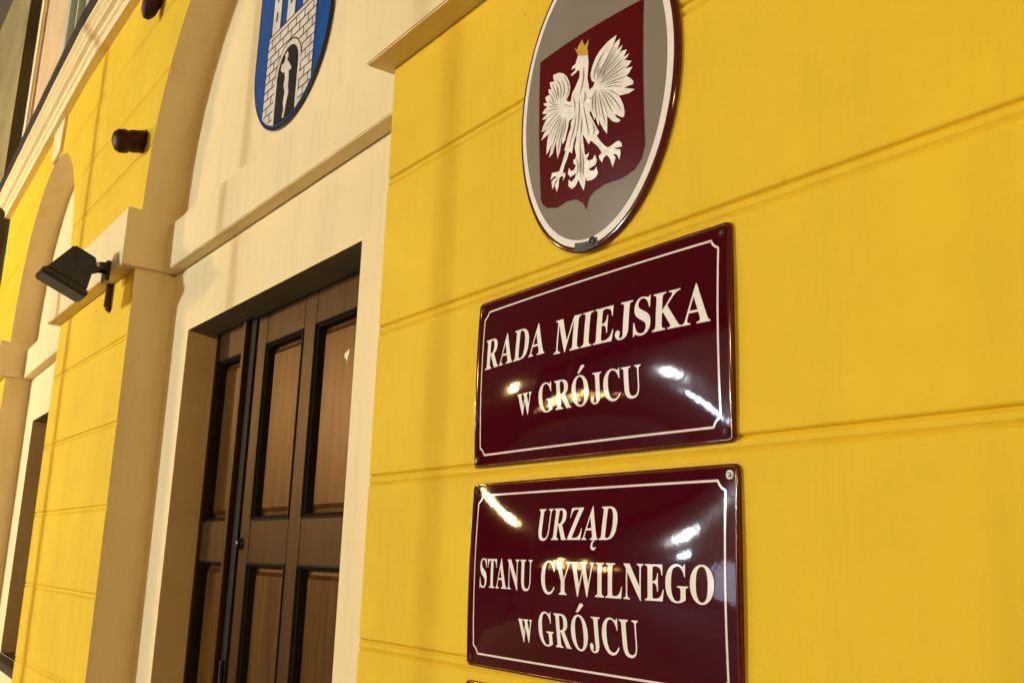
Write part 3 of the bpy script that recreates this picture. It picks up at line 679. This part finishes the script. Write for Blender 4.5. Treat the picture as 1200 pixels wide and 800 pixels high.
def glyph_loops(c, x0, x1, z0, z1):
    """glyph stretched to the given box"""
    base = {'Ó': 'O', 'Ą': 'A'}.get(c, c)
    G = GLYPHS[base]
    P = [[(L[i], L[i + 1]) for i in range(0, len(L), 2)] for L in G]
    ax = [p[0] for L in P for p in L]
    gx0, gx1 = min(ax), max(ax)
    low = 0 if base != 'J' else -52
    cap = 455 if c != 'w' else 300
    f = lambda p: (x0 + (p[0] - gx0) / (gx1 - gx0) * (x1 - x0), z0 + (p[1] - low) / (cap - low) * (z1 - z0))
    return [[f(p) for p in L] for L in P]

def word(sign, fn, text, x0, x1, z0, z1):
    widths, gap = [], 34
    for c in text:
        base = {'Ó': 'O', 'Ą': 'A'}.get(c, c)
        ax = [v for L in GLYPHS[base] for v in L[0::2]]
        widths.append(max(ax) - min(ax))
    kern = {('R', 'A'): -8, ('D', 'A'): -14, ('A', 'D'): -8, ('K', 'A'): -26, ('T', 'A'): -60, ('A', 'N'): -6, ('Z', 'Ą'): -14, ('Ą', 'D'): -10, ('C', 'Y'): -16,
            ('Y', 'W'): -30, ('E', 'J'): 4}
    pos, x = [], 0
    for i, c in enumerate(text):
        pos.append(x)
        x += widths[i]
        if i < len(text) - 1:
            x += gap + kern.get((c, text[i + 1]), 0)
    s = (x1 - x0) / x
    for c, p, w in zip(text, pos, widths):
        a, b = x0 + p * s, x0 + (p + w) * s
        h = z1 - z0
        bms = [poly_mesh(glyph_loops(c, a, b, z0, z1), 0.024)]
        cx = (a + b) / 2
        if c == 'Ó':
            bms.append(poly_mesh([[(cx - 0.10 * h, z1 + 0.09 * h), (cx + 0.00 * h, z1 + 0.09 * h), (cx + 0.26 * h, z1 + 0.30 * h), (cx + 0.20 * h, z1 + 0.36 * h), (cx + 0.08 * h, z1 + 0.34 * h)]]))
        if c == 'Ą':
            q = [(b - 0.20 * h, z0), (b - 0.12 * h, z0), (b - 0.21 * h, z0 - 0.10 * h), (b - 0.22 * h, z0 - 0.19 * h), (b - 0.17 * h, z0 - 0.24 * h), (b - 0.06 * h, z0 - 0.21 * h),
                 (b - 0.055 * h, z0 - 0.25 * h), (b - 0.16 * h, z0 - 0.32 * h), (b - 0.28 * h, z0 - 0.28 * h), (b - 0.31 * h, z0 - 0.18 * h), (b - 0.28 * h, z0 - 0.08 * h)]
            bms.append(poly_mesh([q]))
        lay('letter', bms, fn, M['white'], sign)

def plate_sign(label, x0, x1, z0, z1, rot, words, white_screw=None):
    cx, cz, a, b = (x0 + x1) / 2, (z0 + z1) / 2, (x1 - x0) / 2, (z1 - z0) / 2
    H = 0.0215
    def fn(x, z):
        u, v = max(-1.0, min(1.0, (x - cx) / a)), max(-1.0, min(1.0, (z - cz) / b))
        return -0.0055 - H * (1 - u * u) * (1 - v * v) - 0.0045 * (2 - u * u - v * v)
    t = thing('enamel_sign', label, 'sign', (cx, 0, cz), 'maroon enamel plates on the yellow wall')
    mb = MB()
    N, K = 48, 28
    rows = []
    for j in range(K + 1):
        v = -1 + 2 * j / K
        rows.append([(cx + a * u, fn(cx + a * u, cz + b * v), cz + b * v) for u in (-1 + 2 * i / N for i in range(N + 1))])
    mb.loft(rows)
    obj('plate', mb, M['enamel'], t, smooth=True)
    mb = MB()
    r = 0.007
    path = []                                     # rounded outline, with extra points along the sides
    for sx, sz, q in ((1, -1, -90), (1, 1, 0), (-1, 1, 90), (-1, -1, 180)):
        for i in range(4):
            w = math.radians(q + 30 * i)
            path.append((cx + sx * (a - r), cz + sz * (b - r), math.cos(w), math.sin(w)))
    full = []
    for i in range(len(path)):
        p, q = path[i], path[(i + 1) % len(path)]
        full.append(p)
        if i % 4 == 3:
            full += [tuple(p[k] + (q[k] - p[k]) * t / 12 for k in range(4)) for t in range(1, 12)]
    def rim_row(k, dy, wall=None):
        row = []
        for px, pz, c_, s_ in full:
            x, z = px + (r + k) * c_, pz + (r + k) * s_
            row.append((x, fn(x, z) + dy if wall is None else wall, z))
        return row
    rows = [rim_row(-0.0035, 0.0006), rim_row(-0.002, -0.0022), rim_row(0.0015, -0.0030), rim_row(0.0042, -0.0012), rim_row(0.0048, 0.003), rim_row(0.0042, 0, -0.0005)]
    mb.loft(rows, closed=True)
    obj('rolled_rim', mb, M['enamel_edge'], t, smooth=True)
    # inset line with notched corners
    ins, nr = 0.0235, 0.0235
    P = []
    for sx, sz, q in ((1, -1, 180), (1, 1, 270), (-1, 1, 0), (-1, -1, 90)):
        px, pz = cx + sx * (a - ins + 0.009), cz + sz * (b - ins + 0.009)
        arc = []
        for i in range(9):
            w = math.radians(q - i * 90 / 8)
            arc.append((px + (nr + 0.004) * math.cos(w), pz + (nr + 0.004) * math.sin(w)))
        # clip the arc so that it meets the straight inset lines
        lim = lambda p: (max(cx - a + ins, min(cx + a - ins, p[0])), max(cz - b + ins, min(cz + b - ins, p[1])))
        P += [lim(p) for p in arc]
    # start each corner with the side it comes from
    lay('border_line', [ribbon(resample(P, 0.012), 0.0042, closed=True)], fn, M['white_line'], t, 0.0008)
    for i, (sx, sz) in enumerate(((-1, -1), (1, -1), (1, 1), (-1, 1))):
        px, pz = cx + sx * (a - 0.0145), cz + sz * (b - 0.0145)
        y = fn(px, pz)
        big = white_screw == (sx, sz)
        mb = MB()
        mb.lathe((px, y, pz), (0, -1, 0), [(0, 0.0085), (0.0022, 0.0080), (0.003, 0.0062), (0.0022, 0.0052)], 18)
        w_ = obj('washer', mb, M['white'] if big else M['enamel_edge'], t, smooth=False)
        mb = MB()
        mb.lathe((px, y - 0.0015, pz), (0, -1, 0), [(0, 0.0046), (0.0016, 0.0042), (0.0026, 0.0028)], 12)
        obj('screw', mb, M['black'] if big else M['rust'], t, smooth=False)
    for wd in words:
        word(t, fn, *wd)
    if rot:
        t.rotation_euler = (0, rot, 0)
    return t

plate_sign('maroon enamel plate lettered RADA MIEJSKA w GRÓJCU below the eagle oval', -1.929, -1.139, 1.842, 2.232, 0.0, SIGN1)
plate_sign('maroon enamel plate lettered URZĄD STANU CYWILNEGO w GRÓJCU with one white ringed screw', -1.926, -1.131, 1.402, 1.796, 0.0, SIGN2, (1, 1))
plate_sign('lowest maroon enamel plate, only its top edge showing under the civil office plate', -1.926, -1.131, 0.965, 1.362, 0.0, [])

# ---------------------------------------------------------------- oval with the white eagle
def pairs(L):
    return [(L[i] / 10000, L[i + 1] / 10000) for i in range(0, len(L), 2)]
OC = (-1.520, 2.640)
OA, OB = 0.262, 0.366
def ofn(x, z):
    r2 = ((x - OC[0]) / OA) ** 2 + ((z - OC[1]) / OB) ** 2
    return -0.010 - 0.020 * max(0.0, 1 - r2)
oval = thing('oval_eagle_sign', 'oval enamel sign with a white crowned eagle on a crimson shield', 'sign', (OC[0], 0, OC[1]))
def oval_rings(ks, n=96):
    return [[(OC[0] + (OA + k) * math.cos(2 * math.pi * i / n), y if y is not None else ofn(OC[0] + (OA + k) * math.cos(2 * math.pi * i / n), OC[1] + (OB + k) * math.sin(2 * math.pi * i / n)),
              OC[1] + (OB + k) * math.sin(2 * math.pi * i / n)) for i in range(n)] for k, y in ks]
mb = MB()
mb.loft(oval_rings([(-0.026, None), (-0.06, None), (-0.10, None), (-0.15, None), (-0.20, None), (-0.24, None)]), closed=True)
n = len(mb.v)
mb.f.append(tuple(range(n - 96, n)))
obj('plate', mb, M['grey'], oval, smooth=True)
mb = MB(); mb.loft(oval_rings([(-0.026, None), (-0.018, None), (-0.0105, None)]), closed=True)
for i in range(len(mb.v)):
    x, y, z = mb.v[i]; mb.v[i] = (x, y - 0.0006, z)
obj('white_ring', mb, M['white'], oval, smooth=True)
mb = MB(); mb.loft(oval_rings([(-0.0105, None), (-0.004, -0.0115), (0.0, -0.0095), (0.0015, -0.006), (0.001, -0.0005)]), closed=True)
obj('maroon_rim', mb, M['enamel_edge'], oval, smooth=True)
lay('crimson_shield', [poly_mesh([pairs(ART['shield'])], 0.03)], ofn, M['red'], oval, 0.0009)
e_ = lay('eagle', [poly_mesh([pairs(ART['body'])], 0.03)], ofn, M['eagle'], oval, 0.0018)
def even(P, n=9):
    P = [Vector(p) for p in P]
    L = [0.0]
    for i in range(1, len(P)):
        L.append(L[-1] + (P[i] - P[i - 1]).length)
    o_ = []
    for k in range(n):
        t = L[-1] * k / (n - 1)
        i = max(j for j in range(len(P) - 1) if L[j] <= t + 1e-9)
        o_.append(P[i] + (P[i + 1] - P[i]) * ((t - L[i]) / max(1e-9, L[i + 1] - L[i])))
    return o_
GR = [even(pairs(q)) for q in ART['grooves']]
extra = []
for p, q in zip(GR, GR[1:]):                     # finer barbs between neighbouring feather lines
    if sum((a_ - b_).length for a_, b_ in zip(p, q)) / 9 < 0.032:
        extra.append([(a_ + b_) / 2 for a_, b_ in zip(p, q)][1:8])
lay('feather_line', [ribbon(q, 0.0036, taper=True) for q in GR] + [ribbon(q, 0.0020, taper=True) for q in extra], ofn, M['groove'], e_, 0.0024)
lay('feather_highlight', [ribbon([v + Vector((-0.0030, 0.0014)) for v in q], 0.0022, taper=True) for q in GR], ofn, M['feather_light'], e_, 0.0024)
lay('crown', [poly_mesh([pairs(ART['crown'])], 0.03)], ofn, M['gold'], e_, 0.0024)
lay('chipped_patch', [poly_mesh([pairs(ART['chip'])], 0.01)], lambda x, z: -0.0128, M['rust'], oval, 0.0)
mb = MB(); mb.lathe((-1.510, -0.0125, 2.291), (0, -1, 0), [(0, 0.0105), (0.002, 0.010), (0.0035, 0.006), (0.002, 0.004)], 16)
obj('screw', mb, M['rust'], oval)

# ---------------------------------------------------------------- crest over the door
CX, CZ, CR = -3.844, 3.8795, 0.4095
CK = CR / 0.402
cr = lambda P: [(CX + (x + 3.773) * CK, CZ + (z - 3.838) * CK) for x, z in P]
crest = thing('town_crest_shield', 'blue coat of arms shield with a stone gate tower, hung over the door', 'sign', (CX, 0.20, CZ))
def crest_outline(k, n=40):
    P = [(CX + (CR + k) * math.cos(math.pi + math.pi * i / n), CZ + (CR + k) * math.sin(math.pi + math.pi * i / n)) for i in range(n + 1)]
    return P + [(CX + CR + k, CZ + 0.62 + k), (CX - CR - k, CZ + 0.62 + k)]
mb = MB()
OUTL = crest_outline(0.014)
mb.loft([[(x, y, z) for x, z in crest_outline(k)] for k, y in ((0.007, 0.1965), (0.010, 0.1985), (0.010, 0.2060), (0.004, 0.2092))], closed=True)
n = len(OUTL)
mb.f.append(tuple(range(n)))
mb.f.append(tuple(range(3 * n, 4 * n)))
obj('shield_board', mb, M['black'], crest)
flat = lambda y: (lambda x, z: y)
lay('blue_field', [poly_mesh([crest_outline(-0.004)], 0.2)], flat(0.1965), M['blue'], crest, 0.0006)
def arcpt(x, k=-0.012):
    return 3.838 - math.sqrt((0.402 + k) ** 2 - (x + 3.773) ** 2)
wl, wr, wt = -4.031, -3.512, 3.944
nn = 20
wallp = [(wl + (wr - wl) * i / nn, arcpt(wl + (wr - wl) * i / nn)) for i in range(nn + 1)]
wallp += [(wr, 4.36), (wr - 0.03, 4.36), (wr - 0.03, 4.33), (wr - 0.06, 4.33), (wr - 0.06, 4.36), (wr - 0.10, 4.36), (wr - 0.10, 4.33), (wr - 0.13, 4.33), (wr - 0.13, 4.36), (wr - 0.155, 4.36),
          (-3.667, wt), (-3.748, wt), (-3.748, 4.40), (-3.843, 4.40), (-3.843, wt), (-3.908, wt), (-3.908, 4.34), (-4.005, 4.34), (-4.005, wt), (wl, wt)]
tower = lay('stone_tower', [poly_mesh([cr(wallp)], 0.2)], flat(0.1950), M['stone_print'], crest, 0.0)
rows = []
zc = 3.50
k = 0
gl, gr, gt = -3.885, -3.664, 3.69
gx, gR = (gl + gr) / 2, (gr - gl) / 2
def in_gate(x, z):
    return (gl - 0.016 < x < gr + 0.016 and z < gt) or math.hypot(x - gx, z - gt) < gR + 0.03
strips = []
while zc < wt + 0.001:
    seg = None
    for i in range(61):
        x = wl + (wr - wl) * i / 60
        ok = not in_gate(x, zc) and zc > arcpt(x) + 0.004
        if ok and seg is None:
            seg = x
        if (not ok or i == 60) and seg is not None:
            if x - seg > 0.02:
                strips.append([(seg, zc), (x, zc)])
            seg = None
    if zc < wt - 0.04:
        x = wl + (0.045 if k % 2 else 0.088)
        while x < wr - 0.01:
            if not in_gate(x, zc + 0.021) and zc > arcpt(x) + 0.004:
                strips.append([(x, zc), (x, zc + 0.042)])
            x += 0.088
    zc += 0.042
    k += 1
zc = wt
while zc < 4.33:                                       # courses on the right hand tower
    strips.append([(-3.667, zc), (wr, zc)])
    x = -3.667 + (0.03 if k % 2 else 0.075)
    while x < wr:
        strips.append([(x, zc), (x, zc + 0.042)]); x += 0.088
    zc += 0.042; k += 1
strips += [[(wl, arcpt(wl)), (wl, wt)], [(wr, arcpt(wr)), (wr, 4.36)], [(wl, wt), (wr, wt)], [(-4.005, wt), (-4.005, 4.34)], [(-3.908, wt), (-3.908, 4.34)],
           [(-3.843, wt), (-3.843, 4.4)], [(-3.748, wt), (-3.748, 4.4)], [(-3.667, wt), (-3.667, 4.36)]]
strips.append([(gx + (gR + 0.028) * math.cos(math.pi * i / 14), gt + (gR + 0.028) * math.sin(math.pi * i / 14)) for i in range(15)])
lay('masonry_line', [ribbon(cr(s_), 0.0072) for s_ in strips], flat(0.1942), M['brick_line'], tower, 0.0)
gp = [(gl, arcpt(gl)), ] + [(gl + (gr - gl) * i / 8, arcpt(gl + (gr - gl) * i / 8)) for i in range(1, 9)]
gp += [(gx + gR * math.cos(math.pi * i / 14), gt + gR * math.sin(math.pi * i / 14)) for i in range(15)]
lay('gateway', [poly_mesh([cr(gp)], 0.3)], flat(0.1942), M['black'], tower, 0.0002)
for a_ in (gl - 0.012, gr + 0.012):
    lay('gate_jamb', [ribbon(cr([(a_, arcpt(a_) + 0.01), (a_, gt)]), 0.017)], flat(0.1942), M['white'], tower, 0.0003)
for x, z in ((-3.957, 4.00), (-3.957, 4.10), (-3.957, 4.20), (-3.797, 4.02), (-3.797, 4.12), (-3.797, 4.22)):
    lay('window_slit', [ribbon(cr([(x, z), (x, z + 0.05)]), 0.018)], flat(0.1942), M['brick_line'], tower, 0.0004)
lay('painted_figure', [poly_mesh([cr(pairs(ART['figure']))], 0.2)], flat(0.1942), M['stone_print'], tower, 0.0007)

# ---------------------------------------------------------------- floodlights on the impost
def floodlight(dx, label):
    t = thing('floodlight', label, 'floodlight', (-5.45 + dx, -0.085, 3.10))
    X = lambda v: v + dx
    # side outline in (y, z): front frame from a to b, housing behind it
    a, b = Vector((-0.431, 3.016)), Vector((-0.203, 2.917))
    d = (b - a).normalized()
    nrm = Vector((-d.y, d.x))
    if nrm.y < 0:
        nrm = -nrm
    x0, x1 = -5.53, -5.37
    P = lambda s_, h: a + d * s_ + nrm * h
    L = (b - a).length
    mb = MB()
    def slab(s0, s1, h0, h1, xa, xb, s0b=None, s1b=None, ins=0.0):
        s0b = s0 if s0b is None else s0b
        s1b = s1 if s1b is None else s1b
        lo = [P(s0, h0), P(s1, h0)]
        hi = [P(s0b, h1), P(s1b, h1)]
        mb.add([(X(xa), lo[0].x, lo[0].y), (X(xb), lo[0].x, lo[0].y), (X(xb), lo[1].x, lo[1].y), (X(xa), lo[1].x, lo[1].y),
                (X(xa + ins), hi[0].x, hi[0].y), (X(xb - ins), hi[0].x, hi[0].y), (X(xb - ins), hi[1].x, hi[1].y), (X(xa + ins), hi[1].x, hi[1].y)],
               [(0, 3, 2, 1), (4, 5, 6, 7), (0, 1, 5, 4), (1, 2, 6, 5), (2, 3, 7, 6), (3, 0, 4, 7)])
    slab(-0.002, L + 0.002, 0.0, 0.035, x0 - 0.012, x1 + 0.012)
    obj('front_frame', mb, M['iron'], t, bevel=0.008)
    mb = MB()
    slab(0.012, L - 0.012, 0.0355, 0.222, x0, x1, 0.066, 0.195, 0.015)
    obj('housing', mb, M['iron'], t, bevel=0.008)
    mb = MB()
    slab(0.01, L - 0.01, -0.004, -0.0005, x0, x1)
    obj('glass', mb, M['glass'], t)
    for k in range(4):
        mb = MB()
        s_ = 0.08 + k * 0.026
        slab(s_, s_ + 0.006, 0.2225, 0.230, x0 + 0.03, x1 - 0.03, s_ + 0.001, s_ + 0.005, 0.01)
        obj('cooling_fin', mb, M['iron'], t)
    for xa in (x0 + 0.004, x0 + 0.085):
        mb = MB()
        pl = [(-0.262, 3.060), (-0.235, 3.118), (-0.120, 3.142), (-0.082, 3.142), (-0.082, 3.098), (-0.120, 3.100), (-0.180, 3.075), (-0.205, 3.030)]
        n_ = len(pl)
        mb.add([(X(xa), y_, z_) for y_, z_ in pl] + [(X(xa + 0.010), y_, z_) for y_, z_ in pl],
               [tuple(range(n_)), tuple(range(n_, 2 * n_))] + [(i, (i + 1) % n_, n_ + (i + 1) % n_, n_ + i) for i in range(n_)])
        obj('bracket_arm', mb, M['iron'], t, bevel=0.002)
    mb = MB()
    mb.box(X(x0 + 0.0), X(x0 + 0.10), -0.1025, -0.0815, 3.045, 3.155)
    obj('bracket', mb, M['iron'], t, bevel=0.002)
    mb = MB(); mb.lathe((X(x0 + 0.0955), -0.150, 3.118), (1, 0, 0), [(0, 0.013), (0.008, 0.013), (0.012, 0.008)], 8)
    obj('bolt', mb, M['steel'], t)
    mb = MB()
    mb.tube((X(-5.68), -0.02, 2.955), (X(-5.68), -0.02, 3.088), 0.018)
    mb.tube((X(-5.68), -0.02, 2.955), (X(-5.68), 0.004, 2.94), 0.018)
    obj('cable_conduit', mb, M['conduit'], t, smooth=True)
floodlight(0.0, 'black floodlight with bolted bracket, tilted down on the impost beside the arch')

# ---------------------------------------------------------------- stubs on the pier
def stub(label, base, tip, r, name):
    t = thing(name, label, 'flag holder', base, 'maroon tube holders on the yellow pier')
    a, b = Vector(base), Vector(tip)
    d = b - a
    L = d.length
    mb = MB()
    mb.lathe(a, d, [(-0.004, r * 0.98), (L * 0.42, r * 0.98), (L * 0.46, r * 0.90), (L * 0.54, r * 0.90), (L * 0.58, r * 1.04), (L * 0.80, r * 1.02), (L * 0.93, r * 0.80), (L, r * 0.35)], 24)
    obj('tube', mb, M['maroon'], t, smooth=True)
    mb = MB(); mb.lathe((base[0], 0.0, base[2]), (0, -1, 0), [(0.0, r * 1.06), (0.006, r * 1.04)], 20)
    obj('wall_plate', mb, M['maroon'], t)
stub('short stubby maroon tube holder level with the arch springing on the pier', (-5.385, 0.0, 3.857), (-5.385, -0.165, 3.815), 0.064, 'flag_holder')
stub('upper slanting dark tube holder near the top of the pier', (-5.25, 0.0, 5.02), (-5.40, -0.07, 4.60), 0.05, 'flag_holder')

# ---------------------------------------------------------------- neighbouring building, far left
nb = thing('neighbouring_building', 'olive plastered house with dark cladding beyond the cornice end', 'building', (-15, 0.5, 0))
mb = MB(); mb.box(-13.1, XL - 0.03, 0.36, 7, 0, 11); obj('dark_cladding', mb, M['dark_green'], nb)
mb = MB(); mb.box(-26, -13.105, 0.25, 7, 0, 9.5); obj('wall', mb, M['olive'], nb)

# ---------------------------------------------------------------- lamps of the square
def lamp(label, x, y, h, m, r=0.25):
    t = thing('street_lamp', label, 'street lamp', (x, y, -0.12), 'street lamps of the square')
    mb = MB(); mb.lathe((x, y, -0.12), (0, 0, 1), [(0, 0.16), (0.5, 0.14), (0.55, 0.07), (h - r, 0.045), (h - r + 0.02, 0.10), (h - r + 0.10, 0.11)], 14)
    obj('post', mb, M['iron'], t)
    mb = MB()
    prof = [(-r * math.cos(math.pi * i / 12), max(0.01, r * math.sin(math.pi * i / 12))) for i in range(13)]
    mb.lathe((x, y, h), (0, 0, 1), prof, 20)
    obj('globe', mb, m, t, smooth=True)
    mb = MB(); mb.lathe((x, y, h + r * 0.80), (0, 0, 1), [(0, r * 0.75), (0.05, r * 0.6), (0.16, 0.02)], 14)
    obj('cap', mb, M['iron'], t)
lamp('cool white globe lamp across the pavement, nearer of the two white ones', -14.2, -18.4, 4.5, M['lamp_led'], 0.17)
lamp('cool white globe lamp, the farther and lower one, in front of the shops', -15.5, -21.0, 3.35, M['lamp_led_far'], 0.17)
lamp('amber globe lamp standing nearest to the left end of the town hall', -13.0, -6.1, 3.85, M['lamp_warm'], 0.17)
lamp('added amber fill lamp, unseen, to the right of the eagle sign', 5.5, -8.0, 4.2, M['lamp_warm_fill'], 0.25)  # unseen lamp, added as warm fill for the right-facing reveals

# ---------------------------------------------------------------- shops across the square, seen in the enamel
shop = thing('shop_building', 'row of lit shops across the square facing the town hall', 'building', (-28, -26, 0))
mb = MB(); mb.box(-62, 6, -34, -24.0, -0.12, 8.5); obj('wall', mb, M['grass_far'], shop)
mb = MB(); mb.add([(-62.5, -34.5, 8.5), (6.5, -34.5, 8.5), (6.5, -23.6, 8.5), (-62.5, -23.6, 8.5), (-62, -29, 12), (6, -29, 12)],
                  [(0, 1, 2, 3), (0, 1, 5, 4), (2, 3, 4, 5), (0, 3, 4), (1, 2, 5)]); obj('roof', mb, M['roof'], shop)
for x, w, z0, z1, mm in ((-36.4, 0.5, 2.5, 3.2, 'lit_shop_dim'), (-34.2, 0.9, 2.6, 3.9, 'lit_shop'), (-32.6, 1.2, 2.5, 4.2, 'lit_shop'), (-30.9, 0.9, 2.9, 3.7, 'lit_shop_dim'), (-29.6, 1.0, 2.4, 3.6, 'lit_shop'),
                          (-28.3, 0.6, 2.9, 4.0, 'lit_shop'), (-27.0, 0.9, 2.5, 3.3, 'lit_shop_dim'), (-25.6, 0.8, 2.3, 3.0, 'lit_shop'), (-23.8, 0.5, 2.4, 2.8, 'lit_shop_dim')):
    mb = MB(); mb.box(x - w / 2 - 0.1, x + w / 2 + 0.1, -24.0, -23.93, z0 - 0.1, z1 + 0.1)
    f_ = obj('window', mb, M['iron'], shop)
    mb = MB(); mb.box(x - w / 2, x + w / 2, -23.929, -23.91, z0, z1); obj('pane', mb, M[mm], f_)
mb = MB(); mb.box(-14.8, -12.6, -24.0, -23.93, 0.3, 2.5); f_ = obj('window', mb, M['iron'], shop)
mb = MB(); mb.box(-14.7, -12.7, -23.929, -23.91, 0.4, 2.4); obj('pane', mb, M['lit_cool'], f_)

# ---------------------------------------------------------------- slender unseen poles, added to cast soft shadow bands on the wall
for x, y, r, lab in ((-8.46, -4.30, 0.032, 'leftmost'), (-6.70, -4.25, 0.016, 'middle'), (-4.95, -4.30, 0.012, 'rightmost')):
    t = thing('shadow_pole', lab + ' of three slender unseen poles added to cast shadow bands on the wall', 'shadow_pole', (x, y, 0), 'unseen poles added for their shadows')
    mb = MB(); mb.tube((x, y, 0), (x, y, 6.5), r, r * 0.9); obj('shaft', mb, M['steel'], t, smooth=True)
    mb = MB(); mb.lathe((x, y, 0), (0, 0, 1), [(0, 0.09), (0.015, 0.09), (0.02, r * 1.6), (0.12, r * 1.3)], 16); obj('foot', mb, M['iron'], t)
    mb = MB(); mb.lathe((x, y, 6.5), (0, 0, 1), [(0, r), (0.02, r * 1.8), (0.04, r * 1.8), (0.06, r * 0.4)], 12); obj('finial', mb, M['brass'], t)
